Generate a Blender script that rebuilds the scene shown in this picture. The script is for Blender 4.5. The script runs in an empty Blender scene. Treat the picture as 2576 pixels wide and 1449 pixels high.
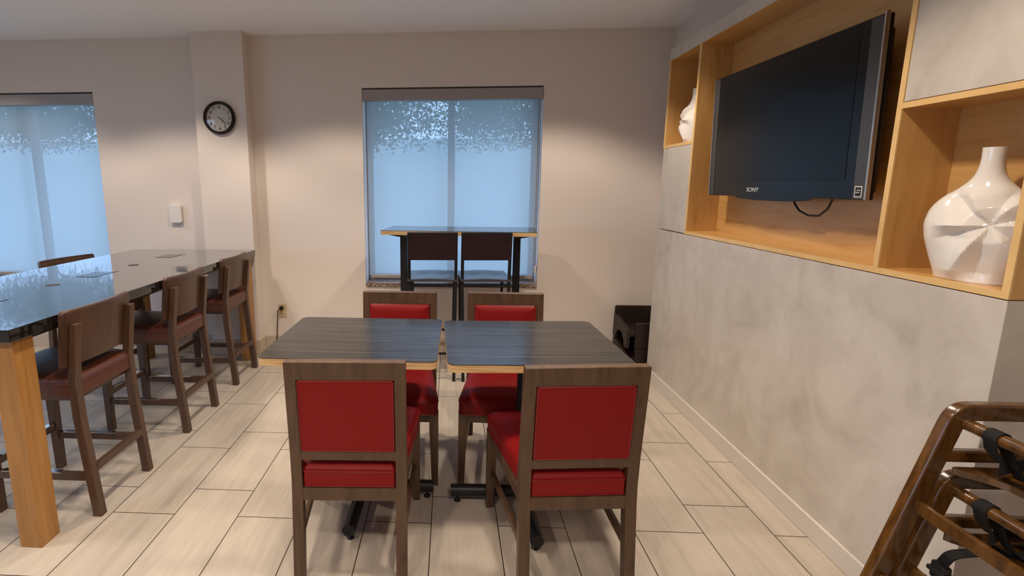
import bpy, bmesh, math, random
from mathutils import Vector, Matrix

S = bpy.context.scene
COL = S.collection
PI = math.pi
random.seed(7)

# ------------------------------------------------------------------ camera
FX, CX, CY = 1229.29, 1061.31, 676.60          # focal length and principal point in pixels of 2576x1449
YAW, PITCH, ROLL, CAM_Z = -0.057162, 0.167831, 0.0028838, 1.42
fw = Vector((math.sin(YAW)*math.cos(PITCH), math.cos(YAW)*math.cos(PITCH), -math.sin(PITCH)))
rt = Vector((math.cos(YAW), -math.sin(YAW), 0))
dn = fw.cross(rt)
rt2 = rt*math.cos(ROLL) + dn*math.sin(ROLL)
dn2 = dn*math.cos(ROLL) - rt*math.sin(ROLL)
cd = bpy.data.cameras.new('camera')
cam = bpy.data.objects.new('camera', cd)
COL.objects.link(cam)
up = -dn2
cam.matrix_world = Matrix(((rt2.x, up.x, -fw.x, 0), (rt2.y, up.y, -fw.y, 0), (rt2.z, up.z, -fw.z, CAM_Z), (0, 0, 0, 1)))
cd.sensor_fit = 'HORIZONTAL'
cd.sensor_width = 36.0
cd.lens = FX/2576*36.0
cd.shift_x = (1288-CX)/2576
cd.shift_y = (CY-724.5)/2576
cd.clip_start = 0.05
S.camera = cam

# ------------------------------------------------------------------ world, exposure, ceiling lights
w = bpy.data.worlds.new('sky'); S.world = w
w.use_nodes = True
bg = w.node_tree.nodes['Background']
bg.inputs[0].default_value = (0.43, 0.62, 1.0, 1)
bg.inputs[1].default_value = 5.2
S.view_settings.view_transform = 'Standard'
S.view_settings.look = 'None'
S.view_settings.gamma = 1
S.view_settings.use_curve_mapping = False
S.view_settings.exposure = 0.0

ZC = 2.60            # ceiling height
def downlight(x, y, power):
    d = bpy.data.lights.new('downlight', 'SPOT')
    d.energy = power
    d.color = (1.0, 0.855, 0.71)
    d.spot_size = math.radians(122)
    d.spot_blend = 0.35
    d.shadow_soft_size = 0.07
    o = bpy.data.objects.new('downlight', d)
    o.location = (x, y, ZC-0.02)
    COL.objects.link(o)
PW = 84
for lx, ly, pw in ((-2.25, -0.1, PW), (-0.87, -0.1, PW), (0.5, -0.1, PW*1.15),
                   (-2.25, 1.45, PW), (-0.87, 1.45, PW), (0.56, 1.45, PW*1.08),
                   (-2.25, 2.95, PW), (-0.87, 2.95, PW), (0.72, 2.95, PW*1.12),
                   (-3.7, 3.35, PW*0.6)):
    downlight(lx, ly, pw)

# ------------------------------------------------------------------ materials
def new_mat(name):
    m = bpy.data.materials.new(name); m.use_nodes = True
    nt = m.node_tree
    return m, nt, nt.nodes['Principled BSDF']
def N(nt, t, **k):
    n = nt.nodes.new(t)
    for a, v in k.items():
        setattr(n, a, v)
    return n
def simple(name, col, rough=0.5, metal=0.0, spec=0.5, coat=0.0, bump=0.0, bscale=300):
    m, nt, p = new_mat(name)
    p.inputs['Base Color'].default_value = (*col, 1)
    p.inputs['Roughness'].default_value = rough
    p.inputs['Metallic'].default_value = metal
    p.inputs['Specular IOR Level'].default_value = spec
    p.inputs['Coat Weight'].default_value = coat
    p.inputs['Coat Roughness'].default_value = 0.08
    if bump:
        tc = N(nt, 'ShaderNodeTexCoord'); n = N(nt, 'ShaderNodeTexNoise')
        n.inputs['Scale'].default_value = bscale; n.inputs['Detail'].default_value = 3
        b = N(nt, 'ShaderNodeBump'); b.inputs['Strength'].default_value = bump; b.inputs['Distance'].default_value = 0.002
        nt.links.new(tc.outputs['Object'], n.inputs['Vector'])
        nt.links.new(n.outputs['Fac'], b.inputs['Height'])
        nt.links.new(b.outputs['Normal'], p.inputs['Normal'])
    return m
def ramp(nt, stops):
    r = N(nt, 'ShaderNodeValToRGB')
    e = r.color_ramp.elements
    while len(e) < len(stops): e.new(0.5)
    for el, (pos, c) in zip(e, stops):
        el.position = pos; el.color = (*c, 1)
    return r
def wood(name, c0, c1, c2, scale=(14, 14, 1.2), rough=0.4, coat=0.2, detail=6, knots=False, bump=0.15):
    """grain stretched along the axis with the smallest scale"""
    m, nt, p = new_mat(name)
    tc = N(nt, 'ShaderNodeTexCoord'); mp = N(nt, 'ShaderNodeMapping')
    mp.inputs['Scale'].default_value = scale
    n = N(nt, 'ShaderNodeTexNoise'); n.inputs['Scale'].default_value = 3.0
    n.inputs['Detail'].default_value = detail; n.inputs['Distortion'].default_value = 0.6
    n2 = N(nt, 'ShaderNodeTexNoise'); n2.inputs['Scale'].default_value = 14.0; n2.inputs['Detail'].default_value = 4
    mx = N(nt, 'ShaderNodeMath', operation='MULTIPLY_ADD'); mx.inputs[1].default_value = 0.35
    r = ramp(nt, ((0.38, c0), (0.58, c1), (0.85, c2)))
    L = nt.links.new
    L(tc.outputs['Object'], mp.inputs['Vector']); L(mp.outputs[0], n.inputs['Vector']); L(mp.outputs[0], n2.inputs['Vector'])
    L(n2.outputs['Fac'], mx.inputs[0]); L(n.outputs['Fac'], mx.inputs[2]); L(mx.outputs[0], r.inputs['Fac'])
    L(r.outputs['Color'], p.inputs['Base Color'])
    p.inputs['Roughness'].default_value = rough
    p.inputs['Coat Weight'].default_value = coat; p.inputs['Coat Roughness'].default_value = 0.2
    b = N(nt, 'ShaderNodeBump'); b.inputs['Strength'].default_value = bump; b.inputs['Distance'].default_value = 0.001
    L(n2.outputs['Fac'], b.inputs['Height']); L(b.outputs['Normal'], p.inputs['Normal'])
    return m

M = {}
M['wall'] = simple('wall_paint', (0.72, 0.64, 0.575), 0.75, spec=0.3, bump=0.25, bscale=420)
M['ceil'] = simple('ceiling_paint', (0.88, 0.878, 0.89), 0.85, spec=0.2)
M['maple'] = wood('maple_upright', (0.44, 0.220, 0.060), (0.56, 0.302, 0.092), (0.61, 0.350, 0.122), (9, 9, 0.9), 0.38, 0.25)
M['maple_flat'] = wood('maple_lengthwise', (0.44, 0.220, 0.060), (0.56, 0.302, 0.092), (0.61, 0.350, 0.122), (9, 0.9, 9), 0.38, 0.25)
M['maple_edge'] = wood('maple_edge', (0.62, 0.37, 0.13), (0.70, 0.44, 0.17), (0.76, 0.50, 0.21), (9, 2, 2), 0.4, 0.2)
M['oak'] = wood('honey_wood', (0.23, 0.098, 0.020), (0.335, 0.150, 0.032), (0.39, 0.19, 0.046), (16, 16, 1.0), 0.35, 0.3)
M['walnut'] = wood('brown_stained_wood', (0.046, 0.0215, 0.0105), (0.072, 0.0365, 0.0178), (0.098, 0.053, 0.027), (12, 12, 1.5), 0.42, 0.08)
M['stoolwood'] = wood('dark_stained_wood', (0.038, 0.018, 0.010), (0.062, 0.030, 0.017), (0.082, 0.040, 0.022), (12, 12, 1.5), 0.36, 0.15)
M['chairwood'] = wood('amber_brown_wood', (0.034, 0.013, 0.003), (0.062, 0.025, 0.005), (0.115, 0.049, 0.010), (14, 14, 2), 0.20, 0.6)
M['red'] = simple('red_vinyl', (0.215, 0.0050, 0.0055), 0.46, spec=0.22, bump=0.12, bscale=700)
M['redpipe'] = simple('red_piping', (0.20, 0.006, 0.007), 0.38)
M['leather'] = simple('brown_leather', (0.082, 0.024, 0.013), 0.34, spec=0.5, bump=0.15, bscale=500)
M['black'] = simple('black_metal', (0.008, 0.008, 0.010), 0.42, spec=0.4)
M['maroon'] = wood('dark_maroon_ply', (0.012, 0.004, 0.005), (0.016, 0.0055, 0.0065), (0.020, 0.007, 0.008), (3, 14, 14), 0.6, 0.0)
M['maroon'].node_tree.nodes['Principled BSDF'].inputs['Specular IOR Level'].default_value = 0.15
M['seatslate'] = simple('slate_seat', (0.05, 0.045, 0.05), 0.30, spec=0.6)
M['granite'] = simple('black_polished_stone', (0.005, 0.005, 0.006), 0.045)
gp = M['granite'].node_tree.nodes['Principled BSDF'].inputs
gp['IOR'].default_value = 1.55; gp['Coat Weight'].default_value = 1.0; gp['Coat IOR'].default_value = 1.5; gp['Coat Roughness'].default_value = 0.03
M['graniteplate'] = simple('black_satin_plate', (0.008, 0.008, 0.009), 0.09)
M['graniteplate'].node_tree.nodes['Principled BSDF'].inputs['IOR'].default_value = 1.7
M['chrome'] = simple('polished_metal', (0.6, 0.58, 0.55), 0.15, 1.0)
M['plastic_brown'] = simple('dark_brown_plastic', (0.021, 0.012, 0.009), 0.45, spec=0.4)
M['white_plastic'] = simple('white_plastic', (0.72, 0.67, 0.62), 0.45)
M['ivory'] = simple('ivory_plastic', (0.60, 0.49, 0.29), 0.4)
M['rubber'] = simple('black_rubber', (0.010, 0.009, 0.009), 0.5)
M['webbing'] = simple('black_webbing', (0.012, 0.011, 0.010), 0.8, spec=0.2, bump=0.3, bscale=900)
M['ceramic'] = simple('white_glazed_ceramic', (0.80, 0.74, 0.66), 0.12, spec=0.5, coat=0.3)
M['valance'] = simple('grey_valance', (0.33, 0.30, 0.29), 0.5)
M['hem'] = simple('taupe_hem_bar', (0.40, 0.345, 0.31), 0.6)
M['frame_alu'] = simple('grey_window_frame', (0.30, 0.31, 0.32), 0.5)
M['clockrim'] = simple('dark_brown_rim', (0.012, 0.006, 0.005), 0.3, spec=0.35)
M['clockface'] = simple('cream_dial', (0.60, 0.55, 0.49), 0.6)
M['ink'] = simple('black_ink', (0.012, 0.009, 0.008), 0.5)
M['tvblack'] = simple('gloss_black', (0.007, 0.007, 0.008), 0.18, spec=0.3)
M['tvscreen'] = simple('screen_glass', (0.004, 0.0045, 0.0055), 0.22, spec=0.28)
M['tvside'] = simple('dark_grey_strip', (0.045, 0.042, 0.042), 0.35)
M['tvtrim'] = simple('silver_trim', (0.55, 0.54, 0.53), 0.2, 0.9)
M['logo'] = simple('silver_letters', (0.55, 0.55, 0.55), 0.4)
M['sticker'] = simple('white_sticker', (0.60, 0.57, 0.52), 0.5)
M['basewhite'] = simple('cream_baseboard', (0.60, 0.545, 0.475), 0.5)
M['basetile'] = simple('beige_tile_base', (0.52, 0.435, 0.34), 0.45)
M['bark'] = simple('bark', (0.07, 0.05, 0.04), 0.9)
M['lawn'] = simple('pale_lawn', (0.26, 0.31, 0.29), 0.9)
M['gap'] = simple('dark_shadow_gap', (0.03, 0.025, 0.02), 0.8)

def plaster():
    m, nt, p = new_mat('trowelled_grey_plaster'); L = nt.links.new
    tc = N(nt, 'ShaderNodeTexCoord')
    mp = N(nt, 'ShaderNodeMapping'); mp.inputs['Scale'].default_value = (1, 1, 0.8); mp.inputs['Rotation'].default_value = (0.6, 0.2, 0.1)
    a = N(nt, 'ShaderNodeTexNoise'); a.inputs['Scale'].default_value = 3.6; a.inputs['Detail'].default_value = 7; a.inputs['Roughness'].default_value = 0.62; a.inputs['Distortion'].default_value = 0.9
    mp2 = N(nt, 'ShaderNodeMapping'); mp2.inputs['Scale'].default_value = (1, 1, 0.45); mp2.inputs['Rotation'].default_value = (-0.7, 0.2, 0.1)
    b = N(nt, 'ShaderNodeTexNoise'); b.inputs['Scale'].default_value = 9.0; b.inputs['Detail'].default_value = 4; b.inputs['Distortion'].default_value = 0.8
    mx = N(nt, 'ShaderNodeMath', operation='MULTIPLY_ADD'); mx.inputs[1].default_value = 0.35
    r = ramp(nt, ((0.42, (0.41, 0.360, 0.305)), (0.60, (0.505, 0.450, 0.385)), (0.80, (0.575, 0.520, 0.45))))
    L(tc.outputs['Object'], mp.inputs['Vector']); L(tc.outputs['Object'], mp2.inputs['Vector'])
    L(mp.outputs[0], a.inputs['Vector']); L(mp2.outputs[0], b.inputs['Vector'])
    L(b.outputs['Fac'], mx.inputs[0]); L(a.outputs['Fac'], mx.inputs[2]); L(mx.outputs[0], r.inputs['Fac'])
    L(r.outputs['Color'], p.inputs['Base Color'])
    p.inputs['Roughness'].default_value = 0.55; p.inputs['Specular IOR Level'].default_value = 0.35
    return m
M['plaster'] = plaster()

def floor_tile():
    m, nt, p = new_mat('wood_look_floor_tile'); L = nt.links.new
    geo = N(nt, 'ShaderNodeNewGeometry'); sx = N(nt, 'ShaderNodeSeparateXYZ')
    L(geo.outputs['Position'], sx.inputs[0])
    u = N(nt, 'ShaderNodeMath', operation='ADD'); u.inputs[1].default_value = 0.138
    v = N(nt, 'ShaderNodeMath', operation='ADD'); v.inputs[1].default_value = 1.482
    L(sx.outputs['Y'], u.inputs[0]); L(sx.outputs['X'], v.inputs[0])
    cb = N(nt, 'ShaderNodeCombineXYZ'); L(u.outputs[0], cb.inputs['X']); L(v.outputs[0], cb.inputs['Y'])
    br = N(nt, 'ShaderNodeTexBrick'); br.offset = 1/3; br.offset_frequency = 2; br.squash = 1
    br.inputs['Color1'].default_value = (0, 0, 0, 1); br.inputs['Color2'].default_value = (1, 1, 1, 1); br.inputs['Mortar'].default_value = (0.5, 0.5, 0.5, 1)
    br.inputs['Scale'].default_value = 1; br.inputs['Mortar Size'].default_value = 0.0021; br.inputs['Mortar Smooth'].default_value = 0.1
    br.inputs['Brick Width'].default_value = 0.549; br.inputs['Row Height'].default_value = 0.2823
    L(cb.outputs[0], br.inputs['Vector'])
    # grain along each tile, shifted from tile to tile
    mul = N(nt, 'ShaderNodeVectorMath', operation='MULTIPLY'); mul.inputs[1].default_value = (1.3, 16, 1)
    L(cb.outputs[0], mul.inputs[0])
    sh = N(nt, 'ShaderNodeVectorMath', operation='SCALE'); sh.inputs['Scale'].default_value = 37
    L(br.outputs['Color'], sh.inputs[0])
    ad = N(nt, 'ShaderNodeVectorMath', operation='ADD'); L(mul.outputs[0], ad.inputs[0]); L(sh.outputs[0], ad.inputs[1])
    g = N(nt, 'ShaderNodeTexNoise'); g.inputs['Scale'].default_value = 1.5; g.inputs['Detail'].default_value = 7; g.inputs['Roughness'].default_value = 0.6; g.inputs['Distortion'].default_value = 0.9
    L(ad.outputs[0], g.inputs['Vector'])
    g2 = N(nt, 'ShaderNodeTexNoise'); g2.inputs['Scale'].default_value = 2.2; g2.inputs['Detail'].default_value = 3
    L(cb.outputs[0], g2.inputs['Vector'])
    mm = N(nt, 'ShaderNodeMath', operation='MULTIPLY_ADD'); mm.inputs[1].default_value = 0.5
    L(g2.outputs['Fac'], mm.inputs[0]); L(g.outputs['Fac'], mm.inputs[2])
    r = ramp(nt, ((0.48, (0.385, 0.325, 0.260)), (0.74, (0.465, 0.400, 0.325)), (1.0, (0.515, 0.450, 0.370))))
    L(mm.outputs[0], r.inputs['Fac'])
    mx = N(nt, 'ShaderNodeMix', data_type='RGBA'); mx.inputs['B'].default_value = (0.040, 0.027, 0.020, 1)
    L(br.outputs['Fac'], mx.inputs['Factor']); L(r.outputs['Color'], mx.inputs['A'])
    L(mx.outputs['Result'], p.inputs['Base Color'])
    p.inputs['Roughness'].default_value = 0.36; p.inputs['Specular IOR Level'].default_value = 0.45
    b = N(nt, 'ShaderNodeBump'); b.inputs['Strength'].default_value = 0.5; b.inputs['Distance'].default_value = 0.002; b.invert = True
    L(br.outputs['Fac'], b.inputs['Height']); L(b.outputs['Normal'], p.inputs['Normal'])
    return m
M['floor'] = floor_tile()

def laminate():
    m, nt, p = new_mat('grey_brown_laminate'); L = nt.links.new
    tc = N(nt, 'ShaderNodeTexCoord'); mp = N(nt, 'ShaderNodeMapping'); mp.inputs['Scale'].default_value = (1.2, 110, 1)
    n = N(nt, 'ShaderNodeTexNoise'); n.inputs['Scale'].default_value = 2.0; n.inputs['Detail'].default_value = 6
    r = ramp(nt, ((0.34, (0.010, 0.009, 0.0085)), (0.52, (0.027, 0.024, 0.023)), (0.70, (0.060, 0.054, 0.052))))
    L(tc.outputs['Object'], mp.inputs['Vector']); L(mp.outputs[0], n.inputs['Vector']); L(n.outputs['Fac'], r.inputs['Fac'])
    L(r.outputs['Color'], p.inputs['Base Color'])
    p.inputs['Roughness'].default_value = 0.17; p.inputs['IOR'].default_value = 1.47
    b = N(nt, 'ShaderNodeBump'); b.inputs['Strength'].default_value = 0.07; b.inputs['Distance'].default_value = 0.0004
    L(n.outputs['Fac'], b.inputs['Height']); L(b.outputs['Normal'], p.inputs['Normal'])
    return m
M['laminate'] = laminate()

def plyedge():
    m, nt, p = new_mat('plywood_edge'); L = nt.links.new
    tc = N(nt, 'ShaderNodeTexCoord'); mp = N(nt, 'ShaderNodeMapping'); mp.inputs['Scale'].default_value = (6, 6, 240)
    n = N(nt, 'ShaderNodeTexNoise'); n.inputs['Scale'].default_value = 1.0; n.inputs['Detail'].default_value = 2
    r = ramp(nt, ((0.26, (0.20, 0.10, 0.04)), (0.40, (0.50, 0.31, 0.135)), (0.65, (0.62, 0.42, 0.21))))
    L(tc.outputs['Object'], mp.inputs['Vector']); L(mp.outputs[0], n.inputs['Vector']); L(n.outputs['Fac'], r.inputs['Fac'])
    L(r.outputs['Color'], p.inputs['Base Color']); p.inputs['Roughness'].default_value = 0.45
    return m
M['ply'] = plyedge()

def sillstone():
    m, nt, p = new_mat('speckled_brown_stone'); L = nt.links.new
    tc = N(nt, 'ShaderNodeTexCoord'); n = N(nt, 'ShaderNodeTexNoise'); n.inputs['Scale'].default_value = 90; n.inputs['Detail'].default_value = 3
    r = ramp(nt, ((0.38, (0.09, 0.055, 0.04)), (0.5, (0.22, 0.15, 0.115)), (0.68, (0.42, 0.33, 0.27))))
    L(tc.outputs['Object'], n.inputs['Vector']); L(n.outputs['Fac'], r.inputs['Fac']); L(r.outputs['Color'], p.inputs['Base Color'])
    p.inputs['Roughness'].default_value = 0.3
    return m
M['sill'] = sillstone()

def shade_cloth():
    m, nt, p = new_mat('mesh_shade_cloth'); L = nt.links.new
    out = nt.nodes['Material Output']; nt.nodes.remove(p)
    tr = N(nt, 'ShaderNodeBsdfTransparent'); tr.inputs[0].default_value = (0.92, 0.98, 1.0, 1)
    tl = N(nt, 'ShaderNodeBsdfTranslucent'); tl.inputs[0].default_value = (0.58, 0.58, 0.56, 1)
    df = N(nt, 'ShaderNodeBsdfDiffuse'); df.inputs[0].default_value = (0.30, 0.30, 0.31, 1)
    a = N(nt, 'ShaderNodeMixShader'); a.inputs[0].default_value = 0.30
    b = N(nt, 'ShaderNodeMixShader'); b.inputs[0].default_value = 0.20
    L(tl.outputs[0], a.inputs[1]); L(df.outputs[0], a.inputs[2])
    L(a.outputs[0], b.inputs[1]); L(tr.outputs[0], b.inputs[2]); L(b.outputs[0], out.inputs[0])
    return m
M['shade'] = shade_cloth()

def glass():
    m, nt, p = new_mat('window_glass'); L = nt.links.new
    out = nt.nodes['Material Output']; nt.nodes.remove(p)
    tr = N(nt, 'ShaderNodeBsdfTransparent'); tr.inputs[0].default_value = (0.93, 0.96, 0.96, 1)
    gl = N(nt, 'ShaderNodeBsdfGlossy'); gl.inputs['Roughness'].default_value = 0.02
    a = N(nt, 'ShaderNodeMixShader'); a.inputs[0].default_value = 0.07
    L(tr.outputs[0], a.inputs[1]); L(gl.outputs[0], a.inputs[2]); L(a.outputs[0], out.inputs[0])
    return m
M['glass'] = glass()

def clock_glass():
    m, nt, p = new_mat('clock_lens'); L = nt.links.new
    out = nt.nodes['Material Output']; nt.nodes.remove(p)
    tr = N(nt, 'ShaderNodeBsdfTransparent'); tr.inputs[0].default_value = (0.97, 0.97, 0.97, 1)
    gl = N(nt, 'ShaderNodeBsdfGlossy'); gl.inputs['Roughness'].default_value = 0.03
    a = N(nt, 'ShaderNodeMixShader'); a.inputs[0].default_value = 0.06
    L(tr.outputs[0], a.inputs[1]); L(gl.outputs[0], a.inputs[2]); L(a.outputs[0], out.inputs[0])
    return m
M['lens'] = clock_glass()

def leafmat():
    m, nt, p = new_mat('leaf_green'); L = nt.links.new
    out = nt.nodes['Material Output']; nt.nodes.remove(p)
    df = N(nt, 'ShaderNodeBsdfDiffuse'); df.inputs[0].default_value = (0.035, 0.075, 0.030, 1)
    tl = N(nt, 'ShaderNodeBsdfTranslucent'); tl.inputs[0].default_value = (0.05, 0.11, 0.03, 1)
    a = N(nt, 'ShaderNodeMixShader'); a.inputs[0].default_value = 0.4
    L(df.outputs[0], a.inputs[1]); L(tl.outputs[0], a.inputs[2]); L(a.outputs[0], out.inputs[0])
    return m
M['leaf'] = leafmat()

# ------------------------------------------------------------------ mesh helpers
class B:
    def __init__(self): self.bm = bmesh.new()
    def _add(self, t, mi=0):
        if mi:
            for f in t.faces: f.material_index = mi
        bmesh.ops.recalc_face_normals(t, faces=t.faces)
        me = bpy.data.meshes.new('tmp'); t.to_mesh(me); t.free()
        self.bm.from_mesh(me); bpy.data.meshes.remove(me)
        return self
    def box(self, x0, x1, y0, y1, z0, z1, bev=0.0, seg=2, mi=0, rot=None):
        t = bmesh.new(); bmesh.ops.create_cube(t, size=1)
        for v in t.verts:
            v.co = Vector(((x0+x1)/2+v.co.x*(x1-x0), (y0+y1)/2+v.co.y*(y1-y0), (z0+z1)/2+v.co.z*(z1-z0)))
        if bev: bmesh.ops.bevel(t, geom=list(t.edges), offset=bev, segments=seg, affect='EDGES', profile=0.6)
        if rot is not None: bmesh.ops.transform(t, matrix=rot, verts=t.verts)
        return self._add(t, mi)
    def prism(self, poly, plane, a, b, bev=0.0, seg=2, mi=0):
        """polygon in 'XY','XZ' or 'YZ', extruded from a to b along the remaining axis"""
        def P(p, q):
            return {'XY': Vector((p[0], p[1], q)), 'XZ': Vector((p[0], q, p[1])), 'YZ': Vector((q, p[0], p[1]))}[plane]
        t = bmesh.new()
        lo = [t.verts.new(P(p, a)) for p in poly]; hi = [t.verts.new(P(p, b)) for p in poly]
        t.faces.new(lo[::-1]); t.faces.new(hi)
        n = len(poly)
        for i in range(n):
            t.faces.new((lo[i], lo[(i+1) % n], hi[(i+1) % n], hi[i]))
        if bev:
            t.normal_update(); bmesh.ops.recalc_face_normals(t, faces=t.faces)
            es = [e for e in t.edges if e.calc_face_angle(0) > 0.5]
            bmesh.ops.bevel(t, geom=es, offset=bev, segments=seg, affect='EDGES', profile=0.6)
        return self._add(t, mi)
    def loft(self, rings, cap0=True, cap1=True, closed=True, mi=0):
        t = bmesh.new(); vs = [[t.verts.new(p) for p in r] for r in rings]
        n = len(rings[0])
        for r0, r1 in zip(vs, vs[1:]):
            for i in range(n if closed else n-1):
                j = (i+1) % n
                t.faces.new((r0[i], r0[j], r1[j], r1[i]))
        if cap0: t.faces.new(vs[0][::-1])
        if cap1: t.faces.new(vs[-1])
        return self._add(t, mi)
    def sweep(self, path, sec, normal, closed=False, mi=0):
        """section (a along normal x tangent, b along normal) carried along a path"""
        path = [Vector(p) for p in path]; n = len(path); nv = Vector(normal).normalized()
        rings = []
        for i, p in enumerate(path):
            if closed: t0 = path[i]-path[i-1]; t1 = path[(i+1) % n]-path[i]
            else:
                t0 = path[max(i, 1)]-path[max(i, 1)-1]; t1 = path[min(i, n-2)+1]-path[min(i, n-2)]
            t0.normalize(); t1.normalize(); t = (t0+t1).normalized()
            c = max(0.4, t.dot(t1))
            s = nv.cross(t)
            if s.length < 1e-4: s = Vector((1, 0, 0)).cross(t)
            s.normalize(); nn = t.cross(s)
            rings.append([p+s*(a/c)+nn*b for a, b in sec])
        if closed: rings.append(rings[0])
        return self.loft(rings, not closed, not closed, True, mi)
    def tube(self, path, r, seg=10, closed=False, normal=(0.123, 0.31, 0.94), mi=0):
        sec = [(r*math.cos(2*PI*k/seg), r*math.sin(2*PI*k/seg)) for k in range(seg)]
        return self.sweep(path, sec, normal, closed, mi)
    def cyl(self, p0, p1, r, seg=24, r1=None, mi=0):
        p0, p1 = Vector(p0), Vector(p1); t = (p1-p0).normalized()
        a = t.orthogonal().normalized(); b = t.cross(a)
        r1 = r if r1 is None else r1
        ring = lambda p, q: [p+(a*math.cos(2*PI*k/seg)+b*math.sin(2*PI*k/seg))*q for k in range(seg)]
        return self.loft([ring(p0, r), ring(p1, r1)], mi=mi)
    def lathe(self, prof, axis_o, axis='Z', seg=48, mi=0, cap=True):
        rings = []
        o = Vector(axis_o)
        for r, h in prof:
            ring = []
            for k in range(seg):
                c, s = math.cos(2*PI*k/seg)*r, math.sin(2*PI*k/seg)*r
                ring.append(o+(Vector((c, s, h)) if axis == 'Z' else Vector((c, -h, s)) if axis == 'Y' else Vector((h, c, s))))
            rings.append(ring)
        return self.loft(rings, cap, cap, True, mi)

def obj(name, b, mats, parent=None, smooth=35, label=None):
    me = bpy.data.meshes.new(name)
    b.bm.to_mesh(me); b.bm.free()
    for m in (mats if isinstance(mats, (list, tuple)) else [mats]): me.materials.append(M[m])
    if smooth:
        for p in me.polygons: p.use_smooth = True
        me.set_sharp_from_angle(angle=math.radians(smooth))
    o = bpy.data.objects.new(name, me); COL.objects.link(o)
    if smooth:
        wn = o.modifiers.new('weighted_normals', 'WEIGHTED_NORMAL'); wn.keep_sharp = True; wn.weight = 90
    if parent is not None: o.parent = parent
    if label: o['label'] = label
    return o
def tag(o, label, cat, group=None):
    o['label'] = label; o['category'] = cat
    if group: o['group'] = group
    return o
def thing(name, label, cat, loc=(0, 0, 0), rotz=0.0, group=None):
    o = bpy.data.objects.new(name, None); COL.objects.link(o)
    o.empty_display_size = 0.05
    o.location = loc; o.rotation_euler = (0, 0, rotz)
    return tag(o, label, cat, group)
def struct(name, b, mats, parent=None, smooth=35):
    o = obj(name, b, mats, parent, smooth)
    if parent is None: o['kind'] = 'structure'
    return o
def dup(root, loc, rotz, label, group=None):
    r = root.copy(); COL.objects.link(r); r.location = loc; r.rotation_euler = (0, 0, rotz); r['label'] = label
    if group: r['group'] = group
    for ch in list(root.children):
        c = ch.copy(); COL.objects.link(c); c.parent = r
        for g in list(ch.children):
            d = g.copy(); COL.objects.link(d); d.parent = c
    return r
def rounded(pts, r, seg=5):
    """rounded closed polygon in 2D"""
    out = []; n = len(pts)
    for i in range(n):
        p = Vector(pts[i]); a = (Vector(pts[i-1])-p); b = (Vector(pts[(i+1) % n])-p)
        rr = r[i] if isinstance(r, (list, tuple)) else r
        a.normalize(); b.normalize()
        half = math.acos(max(-1, min(1, a.dot(b))))/2
        d = rr/math.tan(half)
        s, e = p+a*d, p+b*d
        for k in range(seg+1):
            t = k/seg
            q = s*(1-t)**2+p*2*t*(1-t)+e*t*t
            out.append((q.x, q.y))
    return out
def rsec(w, t, r=0.006):
    return rounded([(-w/2, -t/2), (w/2, -t/2), (w/2, t/2), (-w/2, t/2)], r, 3)
def arcpath(pts, r, seg=6):
    """open 3D polyline with rounded corners"""
    pts = [Vector(p) for p in pts]; out = [pts[0]]
    for i in range(1, len(pts)-1):
        p = pts[i]; a = (pts[i-1]-p).normalized(); b = (pts[i+1]-p).normalized()
        s, e = p+a*r, p+b*r
        for k in range(seg+1):
            t = k/seg; out.append(s*(1-t)**2+p*2*t*(1-t)+e*t*t)
    out.append(pts[-1]); return out
def text_into(b, s, size, place, depth=0.0006, bold=0.0):
    c = bpy.data.curves.new('t', 'FONT'); c.body = s; c.size = size; c.align_x = 'CENTER'; c.align_y = 'CENTER'; c.extrude = depth; c.offset = bold
    o = bpy.data.objects.new('t', c); COL.objects.link(o)
    bpy.context.view_layer.update()
    me = bpy.data.meshes.new_from_object(o.evaluated_get(bpy.context.evaluated_depsgraph_get()))
    me.transform(place); b.bm.from_mesh(me)
    bpy.data.objects.remove(o); bpy.data.curves.remove(c); bpy.data.meshes.remove(me)

# ------------------------------------------------------------------ setting
XF = 1.48            # face of the panelled wall unit
XR = 1.70            # plain right wall behind it
YB = 4.04            # back wall
Y0, Y1 = 1.35, 3.58  # wall unit ends
XL, YN, XN = -4.9, -2.4, 2.5
WZ0, WZ1 = 0.58, 2.192
WIN = ((-0.707, 0.727), (-4.372, -2.938))

b = B(); b.box(XL-.1, XN+.1, YN-.1, YB+.3, -0.1, 0); struct('floor', b, 'floor', smooth=0)
b = B(); b.box(XL-.1, XN+.1, YN-.1, YB+.3, ZC, ZC+.1); struct('ceiling', b, 'ceil', smooth=0)
b = B()
xs = [XL-.1, WIN[1][0], WIN[1][1], WIN[0][0], WIN[0][1], XN+.1]
for i in range(5):
    if i in (1, 3):
        b.box(xs[i], xs[i+1], YB, YB+.26, 0, WZ0); b.box(xs[i], xs[i+1], YB, YB+.26, WZ1, ZC)
    else: b.box(xs[i], xs[i+1], YB, YB+.26, 0, ZC)
struct('wall_back', b, 'wall', smooth=0)
b = B()
for y0_, y1_, z0_, z1_ in ((YN-.1, -1.0, 0, ZC), (-1.0, 2.2, 0, .5), (-1.0, 2.2, 2.2, ZC), (2.2, YB, 0, ZC)): b.box(XL-.1, XL, y0_, y1_, z0_, z1_)  # wall pieces leave an opening for the added daylight window
struct('wall_left', b, 'wall', smooth=0)
b = B()
for y0_, y1_, z0_, z1_ in ((-1.0, -.95, .5, 2.2), (2.15, 2.2, .5, 2.2), (-.95, 2.15, .5, .55), (-.95, 2.15, 2.15, 2.2), (.575, .625, .55, 2.15)): b.box(XL-.07, XL-.02, y0_, y1_, z0_, z1_)
wo = struct('window_3', b, 'frame_alu')  # out-of-view window, added to bring more cool daylight into the room
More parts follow.
